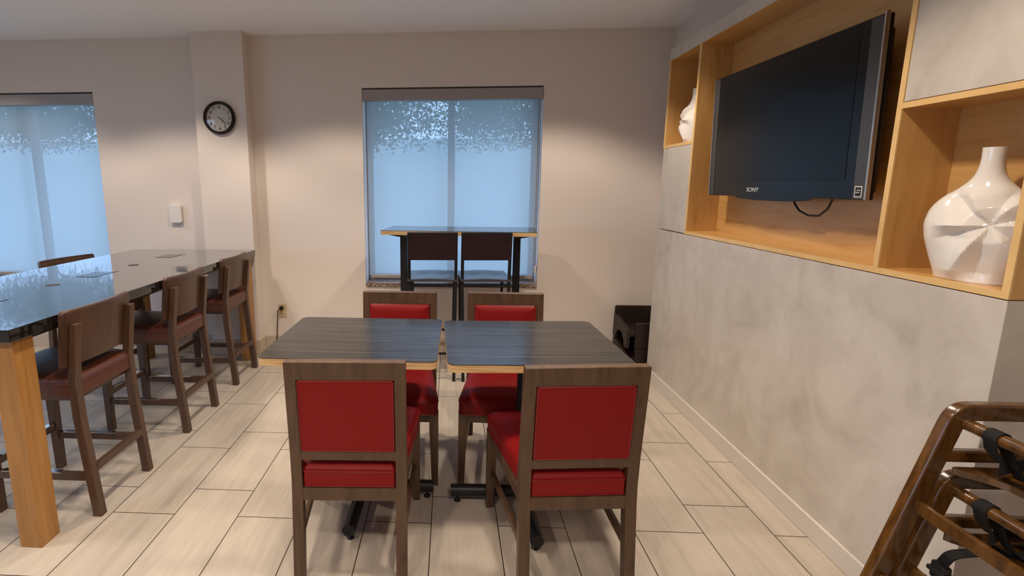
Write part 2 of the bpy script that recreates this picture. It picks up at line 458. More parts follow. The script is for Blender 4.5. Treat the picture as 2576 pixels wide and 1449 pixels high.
b = B(); b.box(XL-.05, XL-.046, -.95, 2.15, .55, 2.15); obj('glass_pane', b, 'glass', wo, 0)
b = B(); b.box(XL-.1, XN+.1, YN-.1, YN, 0, ZC); struct('wall_front', b, 'wall', smooth=0)
b = B(); b.box(XR, XR+.1, Y0+.002, YB, 0, ZC); b.box(XN, XN+.1, YN, Y0+.1, 0, ZC)
b.box(XR, XN+.1, Y0+.002, Y0+.1, 0, ZC); struct('wall_right', b, 'wall', smooth=0)
b = B(); b.box(-2.018, -1.607, 3.912, YB, 0, ZC); struct('wall_column', b, 'wall', smooth=0)
bb = B(); h, t = 0.135, 0.01
bb.box(XL, -2.018, YB-t, YB, 0, h, .002); bb.box(-2.018-t, -1.607+t, 3.912-t, 3.912, 0, h, .002)
bb.box(-1.607, -1.607+t, 3.912, YB-t, 0, h, .002); bb.box(-1.607+t, XR, YB-t, YB, 0, h, .002)
bb.box(-2.018-t, -2.018, 3.912, YB-t, 0, h, .002)
struct('baseboard_back', bb, 'basetile')
bb = B(); bb.box(XF-.012, XF, Y0-.012, Y1, 0, .088, .004, 3); bb.box(XF, XR+.5, Y0-.012, Y0, 0, .088, .004, 3)
struct('baseboard_right', bb, 'basewhite')

# windows: frame, centre mullion, glass and stone sill
for i, (x0, x1) in enumerate(WIN):
    f = B(); yf0, yf1 = YB+.175, YB+.225; z0, z1 = WZ0+.033, WZ1
    for a0, a1, c0, c1 in ((x0, x0+.05, z0, z1), (x1-.05, x1, z0, z1), (x0+.05, x1-.05, z0, z0+.05), (x0+.05, x1-.05, z1-.05, z1)):
        f.box(a0, a1, yf0, yf1, c0, c1, .004)
    wo = struct('window_%d' % (i+1), f, 'frame_alu')
    m = B(); xm = (x0+x1)/2; m.box(xm-.03, xm+.03, yf0, yf1, z0+.05, z1-.05, .004); obj('mullion', m, 'frame_alu', wo)
    g = B()
    for a0, a1 in ((x0+.05, xm-.03), (xm+.03, x1-.05)): g.box(a0, a1, yf0+.02, yf0+.024, z0+.05, z1-.05)
    obj('glass_pane', g, 'glass', wo, 0)
    s = B(); s.box(x0, x1, YB-.012, YB+.26, WZ0, WZ0+.033, .004); obj('window_sill', s, 'sill', wo)

# ------------------------------------------------------------------ outdoors seen through the shades, plus an added eave
b = B()
b.loft([[Vector((x, y, z)) for x in (-30, 24)] for y, z in ((-30, -.15), (9, -.15), (14, .6), (20, 2.6), (30, 4.2))], False, False, False)
o = struct('ground_lawn', b, 'lawn')
b = B(); b.box(XL-.6, XN+.6, YB+.26, YB+.92, 2.36, 2.52, .01); struct('trim_added_eave', b, 'valance')  # unseen overhang, added to dim the upper part of the roller shades
def tree(x, y, zlow, ztop, rad, nleaf, nclump, tx, label):
    t = thing('tree', label, 'tree', (x, y, -.15), 0, 'trees outside the windows')
    b = B(); b.tube([(tx, 0, 0), (tx, .02, 1.2), (tx*.9, .05, 2.2), (tx*.4, .05, 2.7), (0, 0, 3.1)], .08, 10); obj('trunk', b, 'bark', t)
    bm = bmesh.new()
    clumps = [(random.uniform(-rad, rad), random.uniform(-rad*.6, rad*.6), random.uniform(zlow+.35, ztop-.3), random.uniform(.35, .8)) for _ in range(nclump)]
    for _ in range(nleaf):
        cx, cy, cz, cr = random.choice(clumps)
        p = Vector((random.gauss(cx, cr*.5), random.gauss(cy, cr*.5), max(zlow+random.uniform(0, .5), random.gauss(cz, cr*.5))+.15))
        d = Vector((random.gauss(0, 1), random.gauss(0, 1), random.gauss(-.6, .6))).normalized()
        s = d.orthogonal().normalized(); s.rotate(Matrix.Rotation(random.uniform(0, 6.28), 3, d))
        L = random.uniform(.045, .085); W = L*.5
        bm.faces.new([bm.verts.new(q) for q in (p, p+d*L*.5+s*W*.5, p+d*L, p+d*L*.5-s*W*.5)])
    q = B(); q.bm.free(); q.bm = bm
    obj('foliage', q, 'leaf', t, 0)
tree(-1.35, 7.5, 1.90, 3.1, 1.15, 15000, 34, -.75, 'leafy tree outside, behind the left pane of the middle window')
tree(1.45, 10.4, 2.15, 3.75, 1.35, 22000, 40, 1.15, 'leafy tree outside, behind the right pane of the middle window')
tree(-7.6, 9.6, 2.15, 3.2, 1.5, 15000, 34, 1.9, 'leafy tree outside the window behind the black stone counter')

# ------------------------------------------------------------------ roller shades
def roller_shade(x0, x1, label):
    xc = (x0+x1)/2; hw = (x1-x0)/2
    t = thing('roller_shade', label, 'window shade', (xc, YB+.06, 2.0), 0, 'roller shades on the windows')
    v = B(); v.box(-hw+.002, hw-.002, -.058, .04, .096, .180, .006, 2); obj('valance', v, 'valance', t)
    c = B(); hs = hw-.025
    bm = c.bm; nx = 24
    rows = [(.12, -.035), (-.3, -.034), (-.8, -.035), (-1.33, -.035)]
    vs = [[bm.verts.new((-hs+2*hs*k/nx, .03+dy, z)) for k in range(nx+1)] for z, dy in rows]
    for r0, r1 in zip(vs, vs[1:]):
        for k in range(nx): bm.faces.new((r0[k], r0[k+1], r1[k+1], r1[k]))
    obj('fabric', c, 'shade', t)
    h = B(); h.box(-hs+.01, hs-.01, -.013, .003, -1.352, -1.326, .004, 2); obj('hem_bar', h, 'hem', t)
    k = B(); k.tube([(hw-.012, -.022, .1), (hw-.012, -.022, -.6), (hw-.013, -.022, -1.24)], .0022, 6); ch = obj('bead_chain', k, 'ink', t)
    k = B(); k.box(hw-.022, hw-.003, -.034, -.008, -1.30, -1.24, .005); obj('chain_holder', k, 'white_plastic', ch)
roller_shade(*WIN[0], 'grey mesh roller shade drawn down behind the high table, trees showing through')
roller_shade(*WIN[1], 'grey mesh roller shade drawn down behind the black stone counter, cut by the picture edge')

# ------------------------------------------------------------------ panelled wall unit with niches
YD, YE = 1.775, 3.155      # dividers
ZS, ZT = 1.118, 2.250      # shelf line and underside of the cornice
ZU, ZLD = 1.676, 1.690     # right shelf, left shelf
BT = 0.019
wu = thing('shelving_unit', 'grey plastered wall unit with open maple niches holding a television and vases', 'built-in shelving', (XF, (Y0+Y1)/2, 0))
wu.location = (0, 0, 0)
p = B(); p.box(XF, XR, Y0, Y1, 0.0, ZS-.003, .003); obj('plaster_panel', p, 'plaster', wu, label='grey trowelled plaster panel')
p = B(); p.box(XF, XR, Y0, Y1, ZT, 2.322, .002); obj('cornice', p, 'plaster', wu, label='grey plastered top band')
p = B(); p.box(XF+.001, XF+.02, YE+BT+.002, Y1-.004, ZS+.003, ZLD-.018, .0015); p.box(XF+.02, XR, YE+BT+.002, Y1-.01, ZS+.003, ZLD-.02)
obj('door', p, 'plaster', wu, label='flush grey door at the far lower corner')
p = B(); p.box(XF+.001, XF+.02, Y0+.002, YD-BT-.002, ZU+.012, ZT-.003, .0015); p.box(XF+.02, XR, Y0+.004, YD-BT-.002, ZU+.012, ZT-.003)
obj('door', p, 'plaster', wu, label='flush grey door at the near upper corner')
XB = 1.665
def board(name, x0, x1, y0, y1, z0, z1, mats=('maple', 'maple_edge')):
    q = B(); q.box(x0+.004, x1, y0, y1, z0, z1); q.box(x0-.001, x0+.004, y0, y1, z0, z1, mi=1)
    return obj(name, q, mats, wu, 0)
board('divider', XF, XB, YE, YE+BT, ZS, ZT)
board('divider', XF, XB, YD-BT, YD, ZS, ZT)
board('end_panel', XF, XR, Y0, Y0+BT, ZS, ZU-.0095)
q = board('bottom_board', XF, XB, Y0+BT, YD-BT, ZS, ZS+BT, ('maple_flat', 'maple_edge'))
q = board('bottom_board', XF, XB, YD, YE, ZS, ZS+BT, ('maple_flat', 'maple_edge'))
board('shelf', XF, XB, Y0, YD-BT, ZU-.0095, ZU+.0095, ('maple_flat', 'maple_edge'))
board('shelf', XF, XB, YE+BT, Y1, ZLD-.018, ZLD, ('maple_flat', 'maple_edge'))
board('end_panel', XF+.0, XR, Y1-BT, Y1, ZLD, ZT)
q = B(); q.box(XF+.001, XR, Y0+.001, Y1-.001, ZT-.004, ZT-.0005); obj('top_board', q, 'maple_flat', wu, 0)
q = B(); q.box(XB, XB+.01, YD, YE, ZS, ZT-.004); obj('back_panel', q, 'maple_flat', wu, 0)
q = B(); q.box(XB, XB+.01, Y0+BT, YD-BT, ZS, ZU); obj('back_panel', q, 'maple_flat', wu, 0)
q = B(); q.box(XB, XB+.01, YE+BT, Y1-BT, ZLD, ZT-.004); obj('back_panel', q, 'maple', wu, 0)

# ------------------------------------------------------------------ television
TW, TH = 1.115, 0.655
tv = thing('television', 'black flat television hung tilted in the large maple niche', 'television', (1.535, 2.486, 1.69))
tv.rotation_euler = (0, math.radians(-1.6), 0)
def tvo(name, q, m, parent=None, smooth=35, label=None): return obj(name, q, m, parent or tv, smooth, label)
# local axes: x into the wall, y along the wall, z up; screen looks to -x
q = B(); q.box(0, .03, -TW/2, TW/2, -TH/2, TH/2, .006, 3)
tvo('bezel', q, 'tvblack')
q = B(); q.box(.028, .085, -TW/2+.05, TW/2-.05, -TH/2+.02, TH/2-.03, .02, 3); tvo('back_housing', q, 'plastic_brown')
q = B(); q.box(.080, .128, -.25, .25, -.22, .22, .004); tvo('wall_bracket', q, 'black')
q = B(); q.box(-.0015, .004, -TW/2+.105, TW/2-.085, -TH/2+.075, TH/2-.055, .001); tvo('screen', q, 'tvscreen')
q = B(); q.box(-.0018, .004, -TW/2+.006, -TW/2+.058, -TH/2+.004, TH/2-.006, .001); tvo('side_strip', q, 'tvside')
q = B(); q.box(-.0018, .004, TW/2-.05, TW/2-.006, -TH/2+.004, TH/2-.006, .001); tvo('side_strip', q, 'tvside')
q = B(); q.box(-.004, .012, -TW/2-.004, -TW/2+.004, -TH/2, TH/2+.006, .002); tvo('side_trim', q, 'tvtrim')
q = B(); q.box(-.004, .012, TW/2-.004, TW/2+.004, -TH/2, TH/2, .002); tvo('side_trim', q, 'tvtrim')
q = B()
pl = [(-.30, -TH/2+.004), (.32, -TH/2+.004), (.26, -TH/2-.012), (.10, -TH/2-.018), (-.10, -TH/2-.018), (-.24, -TH/2-.012)]
q.prism(pl, 'YZ', .002, .026, .003); tvo('lower_lip', q, 'tvblack')
q = B()
text_into(q, 'SONY', .030, Matrix.Translation((-.0008, .135, -TH/2+.034)) @ Matrix.Rotation(-PI/2, 4, 'Z') @ Matrix.Rotation(PI/2, 4, 'X') @ Matrix.Diagonal((1.25, 1, 1, 1)))
tvo('logo', q, 'logo', None, 0, 'silver maker lettering')
yS = -TW/2+.033; zS = -TH/2+.032
q = B(); q.box(-.0024, -.0016, yS-.017, yS+.017, zS-.021, zS+.021); st = tvo('sticker', q, 'sticker', None, 0, 'small white framed sticker')
q = B(); q.box(-.0030, -.0023, yS-.013, yS+.013, zS-.017, zS+.017); q.box(-.0034, -.0029, yS-.010, yS+.006, zS+.004, zS+.007, mi=1); q.box(-.0034, -.0029, yS-.006, yS+.010, zS-.004, zS-.001, mi=1)
obj('sticker_print', q, ['ink', 'sticker'], st, 0)
q = B(); q.tube([(1.60, 2.400, 1.374), (1.60, 2.385, 1.335), (1.60, 2.35, 1.305), (1.60, 2.29, 1.286), (1.60, 2.225, 1.288), (1.60, 2.18, 1.32), (1.60, 2.155, 1.374)], .0045, 8)
o = obj('cable', q, 'rubber'); tag(o, 'long black cable looping down below the television', 'cable', 'cables under the television')
q = B(); q.tube([(1.60, 2.60, 1.374), (1.60, 2.58, 1.358), (1.60, 2.55, 1.350), (1.60, 2.51, 1.352), (1.60, 2.49, 1.374)], .0045, 8)
o = obj('cable', q, 'rubber'); tag(o, 'short black cable barely showing below the television', 'cable', 'cables under the television')

# ------------------------------------------------------------------ vases
def vase_mesh(mirror=1):
    """flattened bottle: wide along local y, shallow along local x, pleats radiating from one point on each face"""
    q = B(); bm = q.bm; nu, nv = 168, 130; HT = .388
    prof = [(0, .090, .052), (.012, .094, .055), (.06, .112, .066), (.12, .132, .077), (.165, .138, .080), (.21, .128, .074), (.245, .102, .060), (.274, .062, .042), (.300, .036, .032), (.33, .0265, .0255), (.362, .0250, .0240), (HT, .0265, .0250)]
    def rad(h):
        for (h0, a0, c0), (h1, a1, c1) in zip(prof, prof[1:]):
            if h <= h1:
                t = (h-h0)/(h1-h0); return a0+(a1-a0)*t, c0+(c1-c0)*t
        return prof[-1][1:]
    rows = []
    for i in range(nv+1):
        h = HT*i/nv; A = [rad(min(HT, max(0, h+o))) for o in (-.012, -.006, 0, .006, .012)]
        ra = sum(x[0] for x in A)/5; rc = sum(x[1] for x in A)/5; row = []
        if i == 0: ra, rc = prof[0][1:]
        for k in range(nu):
            a = 2*PI*k/nu; x, y = rc*math.cos(a), ra*math.sin(a)
            sd = 1 if x < 0 else -1
            u, v = (y*sd*mirror+.062), h-.168
            rr = math.hypot(u, v); fi = math.atan2(v, u)
            t = ((fi+.35)/(2*PI)*6) % 1.0
            tri = t/.28 if t < .28 else (1-t)/.72
            body = max(0, min(1, (.275-h)/.03))*max(0, min(1, h/.03))
            face = min(1, abs(math.cos(a))/.35)
            d = body*((tri-.5)*min(rr, .09)*.33*max(0, 1-max(0, abs(u)-.07)/.075)*(.12+.88*face)-face*max(0, .016-rr*.32))
            L_ = math.hypot(math.cos(a)/max(rc, .02), math.sin(a)/max(ra, .02))
            nx_, ny_ = math.cos(a)/max(rc, .02)/L_, math.sin(a)/max(ra, .02)/L_
            row.append(bm.verts.new((x+nx_*d, y+ny_*d, h)))
        rows.append(row)
    for r0, r1 in zip(rows, rows[1:]):
        for k in range(nu): bm.faces.new((r0[k], r0[(k+1) % nu], r1[(k+1) % nu], r1[k]))
    bm.faces.new(rows[0][::-1])
    inner = [bm.verts.new(Vector((v.co.x*.85, v.co.y*.85, v.co.z))) for v in rows[-1]]
    low = [bm.verts.new(v.co-Vector((0, 0, .08))) for v in inner]
    for k in range(nu):
        j = (k+1) % nu
        bm.faces.new((rows[-1][k], rows[-1][j], inner[j], inner[k])); bm.faces.new((inner[k], inner[j], low[j], low[k]))
    bm.faces.new(low)
    return q
o = obj('vase', vase_mesh(1), 'ceramic', None, 16); o.location = (1.560, 1.528, ZS+BT+.0005); o.rotation_euler = (0, 0, math.radians(11))
tag(o, 'white faceted ceramic vase in the near right niche', 'vase', 'white faceted vases')
o = obj('vase', vase_mesh(-1), 'ceramic', None, 16); o.location = (1.567, 3.350, ZLD+.0005); o.scale = (.93, .97, .87)
tag(o, 'white faceted ceramic vase in the far small niche, half hidden by the divider', 'vase', 'white faceted vases')

# ------------------------------------------------------------------ wall clock, sensor box, outlet
ck = thing('wall_clock', 'round dark brown wall clock on the column', 'clock', (-1.819, 3.912, 1.955))
q = B(); R0 = .127
q.lathe([(R0-.012, .0), (R0, .0), (R0, .018), (R0-.004, .030), (R0-.012, .036), (R0-.020, .030), (R0-.024, .016), (R0-.024, .004)], (0, 0, 0), 'Y', 64, cap=False); obj('rim', q, 'clockrim', ck)
q = B(); q.lathe([(.001, .010), (R0-.02, .010)], (0, 0, 0), 'Y', 64, cap=False); q.lathe([(.001, .001), (R0-.006, .001)], (0, 0, 0), 'Y', 48, cap=False)
fc = obj('dial', q, 'clockface', ck, 0)
for n_ in range(1, 13):
    a = PI/2-2*PI*n_/12; rr = .081
    q = B(); text_into(q, str(n_), .033, Matrix.Translation((rr*math.cos(a), -.0112, rr*math.sin(a))) @ Matrix.Rotation(PI/2, 4, 'X') @ Matrix.Diagonal((.85, 1.1, 1, 1)), .0004, .0007)
    obj('numeral', q, 'ink', fc, 0)
def hand(ang, L, w0, w1, back, y, name, m='ink'):
    q = B(); a = PI/2-ang
    d = Vector((math.cos(a), 0, math.sin(a))); s = Vector((-d.z, 0, d.x)); c = Vector((0, -y, 0))
    pts = [c-d*back-s*w0, c+d*L*.55-s*w0, c+d*L*.66-s*w1, c+d*L-s*.0006, c+d*L+s*.0006, c+d*L*.66+s*w1, c+d*L*.55+s*w0, c-d*back+s*w0]
    q.prism([(v.x, v.z) for v in pts], 'XZ', -y, -y-.0012); obj(name, q, m, ck, 0)
hand(2*PI*(4+22/60)/12, .052, .0022, .0045, .012, .013, 'hour_hand')
hand(2*PI*22/60, .078, .0018, .0032, .014, .0155, 'minute_hand')
hand(2*PI*16.5/60, .075, .0005, .0005, .034, .0175, 'second_hand')
q = B(); q.lathe([(R0-.022, .026), (R0*.55, .034), (R0*.25, .037), (.001, .038)], (0, 0, 0), 'Y', 48, cap=False); obj('lens', q, 'lens', ck)

sb = thing('wall_sensor', 'small white plastic box on the wall between window and column', 'sensor', (-2.306, YB, 1.196))
q = B(); q.prism(rounded([(-.05, -.075), (.05, -.075), (.05, .075), (-.05, .075)], .016, 6), 'XZ', -.034, -.006, .006); obj('cover', q, 'white_plastic', sb)
q = B(); q.prism(rounded([(-.036, -.088), (.036, -.088), (.036, .07), (-.036, .07)], .012, 6), 'XZ', -.018, 0, .003); obj('back_plate', q, 'white_plastic', sb)

ot = thing('wall_outlet', 'ivory wall outlet beside the column with a black plug in it', 'outlet', (-1.439, YB, .363))
q = B(); q.box(-.035, .035, -.006, 0, -.058, .058, .003); obj('cover_plate', q, 'ivory', ot)
for dz in (.026, -.026):
    q = B(); q.prism(rounded([(-.017, dz-.014), (.017, dz-.014), (.017, dz+.014), (-.017, dz+.014)], .010, 5), 'XZ', -.0085, -.005, .001)
    q.box(-.009, -.006, -.0095, -.008, dz-.004, dz+.005, mi=1); q.box(.006, .009, -.0095, -.008, dz-.004, dz+.005, mi=1)
    obj('socket', q, ['ivory', 'ink'], ot)
pc = thing('power_cord', 'black power cord hanging from the wall outlet to the floor', 'cord', (-1.439, YB, .0))
q = B(); q.box(-.016, .014, -.045, -.010, .374, .406, .006); obj('plug', q, 'rubber', pc)
q = B(); q.tube(arcpath([(-.010, -.045, .388), (-.022, -.062, .38), (-.030, -.060, .30), (-.042, -.055, .15), (-.055, -.06, .03), (-.02, -.10, .006), (.20, -.16, .006), (.45, -.12, .006)], .02), .0045, 8); obj('cable', q, 'rubber', pc)

# ------------------------------------------------------------------ black stone counter with timber legs
CT = thing('counter_table', 'long black polished stone counter table on honey coloured timber legs', 'counter table', (-2.10, 2.75, 0))
cx0, cx1, cy0, cy1 = -.512, .510, -1.135, 1.137
q = B(); q.box(cx0, cx1, cy0, cy1, .862, .91, .004, 2); obj('tabletop', q, 'granite', CT)
for sx in (-1, 1):
    for sy in (-1, 1):
        q = B(); x = (cx1-.025-.045) if sx > 0 else (cx0+.025+.045); y = (cy1-.035-.045) if sy > 0 else (cy0+.034+.045)
        q.box(x-.0455, x+.0455, y-.0455, y+.0455, 0, .862, .003); obj('leg', q, 'oak', CT)
q = B(); q.box(cx0+.14, cx0+.165, cy0+.14, cy1-.14, .805, .862, .002); q.box(cx1-.165, cx1-.14, cy0+.14, cy1-.14, .805, .862, .002)
q.box(cx0+.14, cx1-.14, cy0+.115, cy0+.14, .805, .862, .002); q.box(cx0+.14, cx1-.14, cy1-.14, cy1-.115, .805, .862, .002); obj('apron', q, 'stoolwood', CT)
for gy in (2.414, 3.08):
    q = B(); q.lathe([(.001, .0016), (.026, .0016), (.031, .0016), (.033, .0002)], (.012, gy-2.75, .91), 'Z', 32); obj('grommet', q, 'rubber', CT)
for ya, yb in ((1.885, 2.06), (2.648, 2.822), (3.426, 3.592)):
    q = B(); q.box(.012-.062, .012+.056, ya-2.75, yb-2.75, .91, .9112); pl = obj('power_hatch', q, 'graniteplate', CT, 0)
    q = B(); q.box(.012-.0632, .012-.0615, ya-2.75, yb-2.75, .91, .9114); q.box(.012+.0555, .012+.057, ya-2.75, yb-2.75+.03, .91, .9114)
    q.box(.012-.064, .012+.058, ya-2.75-.002, ya-2.75, .91, .9114); obj('hatch_rim', q, 'rubber', pl, 0)

# ------------------------------------------------------------------ counter stools (local +y is the front)
def make_stool():
    t = thing('counter_stool', '', 'stool')
    W = .190
    for s in (-1, 1):
        # rear leg and back post, bent at the seat
        prof = [(-.268, 0), (-.228, 0), (-.190, .46), (-.190, .62), (-.230, .868), (-.258, .868), (-.226, .62), (-.230, .46)]
        q = B(); a, c = (s*W, s*(W-.036)); q.prism(prof, 'YZ', min(a, c), max(a, c), .005, 3); obj('leg', q, 'stoolwood', t)
        q = B(); pr = [(.195, 0), (.230, 0), (.238, .575), (.190, .575)]; q.prism(pr, 'YZ', min(a, c), max(a, c), .005, 3); obj('leg', q, 'stoolwood', t)
        q = B(); xx = s*(W-.018); q.box(xx-.011, xx+.011, -.245, .205, .165, .200, .003); st = obj('stretcher', q, 'stoolwood', t)
        q = B(); q.box(xx-.0125, xx+.0125, -.10, .17, .1985, .2025, .001); obj('scuff_plate', q, 'chrome', st, label='bright metal strip')
    q = B(); q.box(-W+.03, W-.03, -.252, -.230, .200, .236, .003); obj('stretcher', q, 'stoolwood', t)
    q = B(); q.box(-W+.03, W-.03, .200, .224, .215, .250, .003); st = obj('stretcher', q, 'stoolwood', t)
    q = B(); q.box(-W+.05, W-.05, .198, .226, .2485, .2525, .001); obj('scuff_plate', q, 'chrome', st, label='bright metal strip')
    # curved back panel in front of the posts
    q = B(); n = 14; hw = .207
    def yy(x): return -.202-.026*math.cos(x/hw*PI/2)
    top = [(hw*(-1+2*k/n)) for k in range(n+1)]
    rings = []
    for z, off, ins in ((.680, .010, .010), (.684, .006, .003), (.692, .006, 0), (.905, -.020, 0), (.917, -.021, .003), (.924, -.019, .012)):
        ring = [(x*(hw-ins)/hw, yy(x)+off-.0 + (.002 if ins > .005 else 0), z) for x in top] + [(x*(hw-ins)/hw, yy(x)+off+.022-(.002 if ins > .005 else 0), z) for x in reversed(top)]
        rings.append([Vector(v) for v in ring])
    q.loft(rings); obj('back_panel', q, 'stoolwood', t, 40)
    # seat
    out = rounded([(-.190, -.222), (.190, -.222), (.205, .232), (-.205, .232)], .035, 6)
    def ring(sc, z): return [Vector((x*sc, (y-.005)*sc+.005, z)) for x, y in out]
    q = B(); q.loft([ring(.97, .545), ring(.995, .549), ring(1, .560), ring(1, .607), ring(.985, .622), ring(.93, .634), ring(.75, .642), ring(.4, .646), ring(.05, .647)])
    se = obj('seat', q, 'leather', t, 60)
    q = B(); q.tube([Vector((x*1.0, y, .609)) for x, y in out], .0028, 6, True, (0, 0, 1)); obj('piping', q, 'leather', se)
    q = B(); q.box(-.165, .165, -.20, .21, .525, .546, .003); obj('seat_frame', q, 'stoolwood', t)
    return t
st = make_stool()
def put(o, loc, rz, label, group):
    o.location = loc; o.rotation_euler = (0, 0, rz); o['label'] = label; o['group'] = group
gs = 'wooden stools along the black stone counter'
put(st, (-1.775, 2.030, 0), PI/2, 'brown wooden stool with leather seat, nearest the camera, beside the timber leg', gs)
dup(st, (-1.778, 2.763, 0), PI/2, 'middle brown wooden stool on the aisle side of the black counter', gs)
dup(st, (-1.790, 3.456, 0), PI/2, 'farthest brown wooden stool on the aisle side of the counter, beside the column', gs)
dup(st, (-2.535, 3.285, 0), math.radians(-101), 'stool on the window side of the counter, its back rising above the stone top', gs)

# ------------------------------------------------------------------ dining tables
def make_table(label, loc, rz):
    t = thing('dining_table', label, 'table', loc, rz, 'grey laminate dining tables')
    hx, hy, r = .352, .300, .035
    out = rounded([(-hx, -hy), (hx, -hy), (hx, hy), (-hx, hy)], r, 8)
    q = B(); q.prism(out, 'XY', .733, .762, 0); tt = obj('tabletop', q, 'ply', t, 30, 'plywood top with pale edge')
    q = B(); q.prism(rounded([(-hx-.0005, -hy-.0005), (hx+.0005, -hy-.0005), (hx+.0005, hy+.0005), (-hx-.0005, hy+.0005)], r, 8), 'XY', .762, .7655, 0); obj('laminate_surface', q, 'laminate', tt, 30, 'dark grey-brown grained laminate')
    q = B(); q.cyl((0, 0, .05), (0, 0, .70), .038, 28); obj('column', q, 'black', t)
    q = B(); q.box(-.20, .20, -.20, .20, .722, .733, .003); q.box(-.24, .24, -.03, .03, .70, .724, .003); q.box(-.03, .03, -.24, .24, .70, .724, .003); obj('top_plate', q, 'black', t)
    L = .325
    for a in range(2):
        q = B(); d = Vector((1, 0, 0)) if a == 0 else Vector((0, 1, 0))
        e = Vector((0, 0, .052))
        q.cyl(e-d*L, e+d*L, .027, 20); ft = obj('foot_bar', q, 'black', t)
        for s in (-1, 1):
            g = B(); c = d*(s*(L-.03)); g.lathe([(.016, .0), (.016, .006), (.006, .012), (.006, .027)], (c.x, c.y, 0), 'Z', 14); obj('glide', g, 'rubber', ft)
    return t
make_table('dark laminate dining table on the counter side of the pair', (-.3915, 2.068, 0), math.radians(-1.2))
make_table('dark laminate dining table on the television side of the pair', (.3375, 2.048, 0), math.radians(1.9))

# ------------------------------------------------------------------ red dining chairs (local +y is the front)
def make_chair():
    t = thing('dining_chair', '', 'chair')
    WB, WF, pw = .206, .243, .040
    for s in (-1, 1):
        prof = [(-.275, 0), (-.243, 0), (-.205, .33), (-.205, .44), (-.243, .842), (-.275, .842), (-.247, .50), (-.243, .40), (-.246, .33)]
        q = B(); a, c = s*WB, s*(WB-pw); q.prism(prof, 'YZ', min(a, c), max(a, c), .004, 2); obj('leg', q, 'walnut', t)
        q = B()
        for_x = lambda z, o: s*(WF-o)
        lo, hi = .030, .042
        ring = lambda z, wd: [Vector((s*(WF-.004), .243, z)), Vector((s*(WF-.004-wd), .243, z)), Vector((s*(WF-.004-wd), .243-wd, z)), Vector((s*(WF-.004), .243-wd, z))]
        q.loft([ring(0, lo), ring(.02, lo), ring(.30, hi), ring(.37, hi)]); obj('leg', q, 'walnut', t, 30)
        # seat rail and low stretcher on each side
        q = B(); q.sweep([(s*(WB-.022), -.215, .338), (s*(WF-.026), .21, .338)], rsec(.022, .05, .003), (0, 0, 1)); obj('seat_rail', q, 'walnut', t)
        q = B(); q.sweep([(s*(WB-.022), -.235, .165), (s*(WF-.028), .225, .165)], rsec(.018, .032, .003), (0, 0, 1)); obj('stretcher', q, 'walnut', t)
    q = B(); q.box(-WB+pw-.002, WB-pw+.002, -.243, -.218, .312, .362, .003); obj('seat_rail', q, 'walnut', t)
    q = B(); q.box(-WF+.046, WF-.046, .218, .240, .322, .372, .003); obj('seat_rail', q, 'walnut', t)
    tilt = (.843-.44)
    def yb(z): return -.247-.028*(z-.46)/.383      # rear face of the leaning back
    def rail(z0, z1):
        poly = [(yb(z0)+.003, z0), (yb(z0)+.031, z0), (yb(z1)+.031, z1), (yb(z1)+.003, z1)]
        q = B(); q.prism(poly, 'YZ', -WB+pw-.004, WB-pw+.004, .003); return q
    q = rail(.470, .506); obj('back_rail', q, 'walnut', t)
    poly = [(yb(.775), .775), (yb(.775)+.034, .775), (yb(.843)+.034, .843), (yb(.843), .843)]
    q = B(); q.prism(poly, 'YZ', -WB, WB, .005, 3); obj('top_rail', q, 'walnut', t)
    # upholstered back panel
    out = rounded([(-WB+pw+.001, .506), (WB-pw-.001, .506), (WB-pw-.001, .776), (-WB+pw+.001, .776)], .008, 4)
    cz = .641
    def ring(sc, off): return [Vector((x*sc, yb(cz+(z-cz)*sc)+off, cz+(z-cz)*sc)) for x, z in out]
    q = B(); q.loft([ring(.6, .0005), ring(.955, .0005), ring(.985, .003), ring(1, .010), ring(1, .034), ring(.985, .044), ring(.93, .051), ring(.75, .056), ring(.4, .058)])
    bk = obj('backrest', q, 'red', t, 50)
    q = B(); q.tube(ring(.978, .001), .0032, 6, True, (0, 1, 0)); q.tube(ring(.985, .043), .003, 6, True, (0, 1, 0)); obj('piping', q, 'redpipe', bk)
    # seat cushion
    o2 = rounded([(-WB+.046, -.240), (WB-.046, -.240), (WB-.028, -.200), (WF, .256), (-WF, .256), (-WB+.028, -.200)], [.008, .008, .01, .035, .035, .01], 6)
    def ring2(sc, z, cy=.02): return [Vector((x*sc, (y-cy)*sc+cy, z)) for x, y in o2]
    q = B(); q.loft([ring2(.97, .362), ring2(.99, .365), ring2(1, .374), ring2(1, .422), ring2(.985, .434), ring2(.93, .446), ring2(.8, .456), ring2(.5, .463), ring2(.05, .466)])
    se = obj('seat', q, 'red', t, 55)
    q = B(); q.tube(ring2(1.0, .424), .003, 6, True, (0, 0, 1)); q.tube(ring2(.995, .367), .003, 6, True, (0, 0, 1)); obj('piping', q, 'redpipe', se)
    return t
ch = make_chair()
gc = 'red vinyl dining chairs around the two tables'
put(ch, (-.359, 1.808, 0), math.radians(2.0), 'red vinyl chair seen from behind, at the near side of the counter-side table', gc)
dup(ch, (.428, 1.800, 0), math.radians(5.0), 'red vinyl chair seen from behind, at the near side of the television-side table', gc)
dup(ch, (-.281, 2.392, 0), PI+math.radians(-1.5), 'red vinyl chair facing the camera across the counter-side table', gc)
dup(ch, (.296, 2.388, 0), PI+math.radians(-2.5), 'red vinyl chair facing the camera across the television-side table', gc)

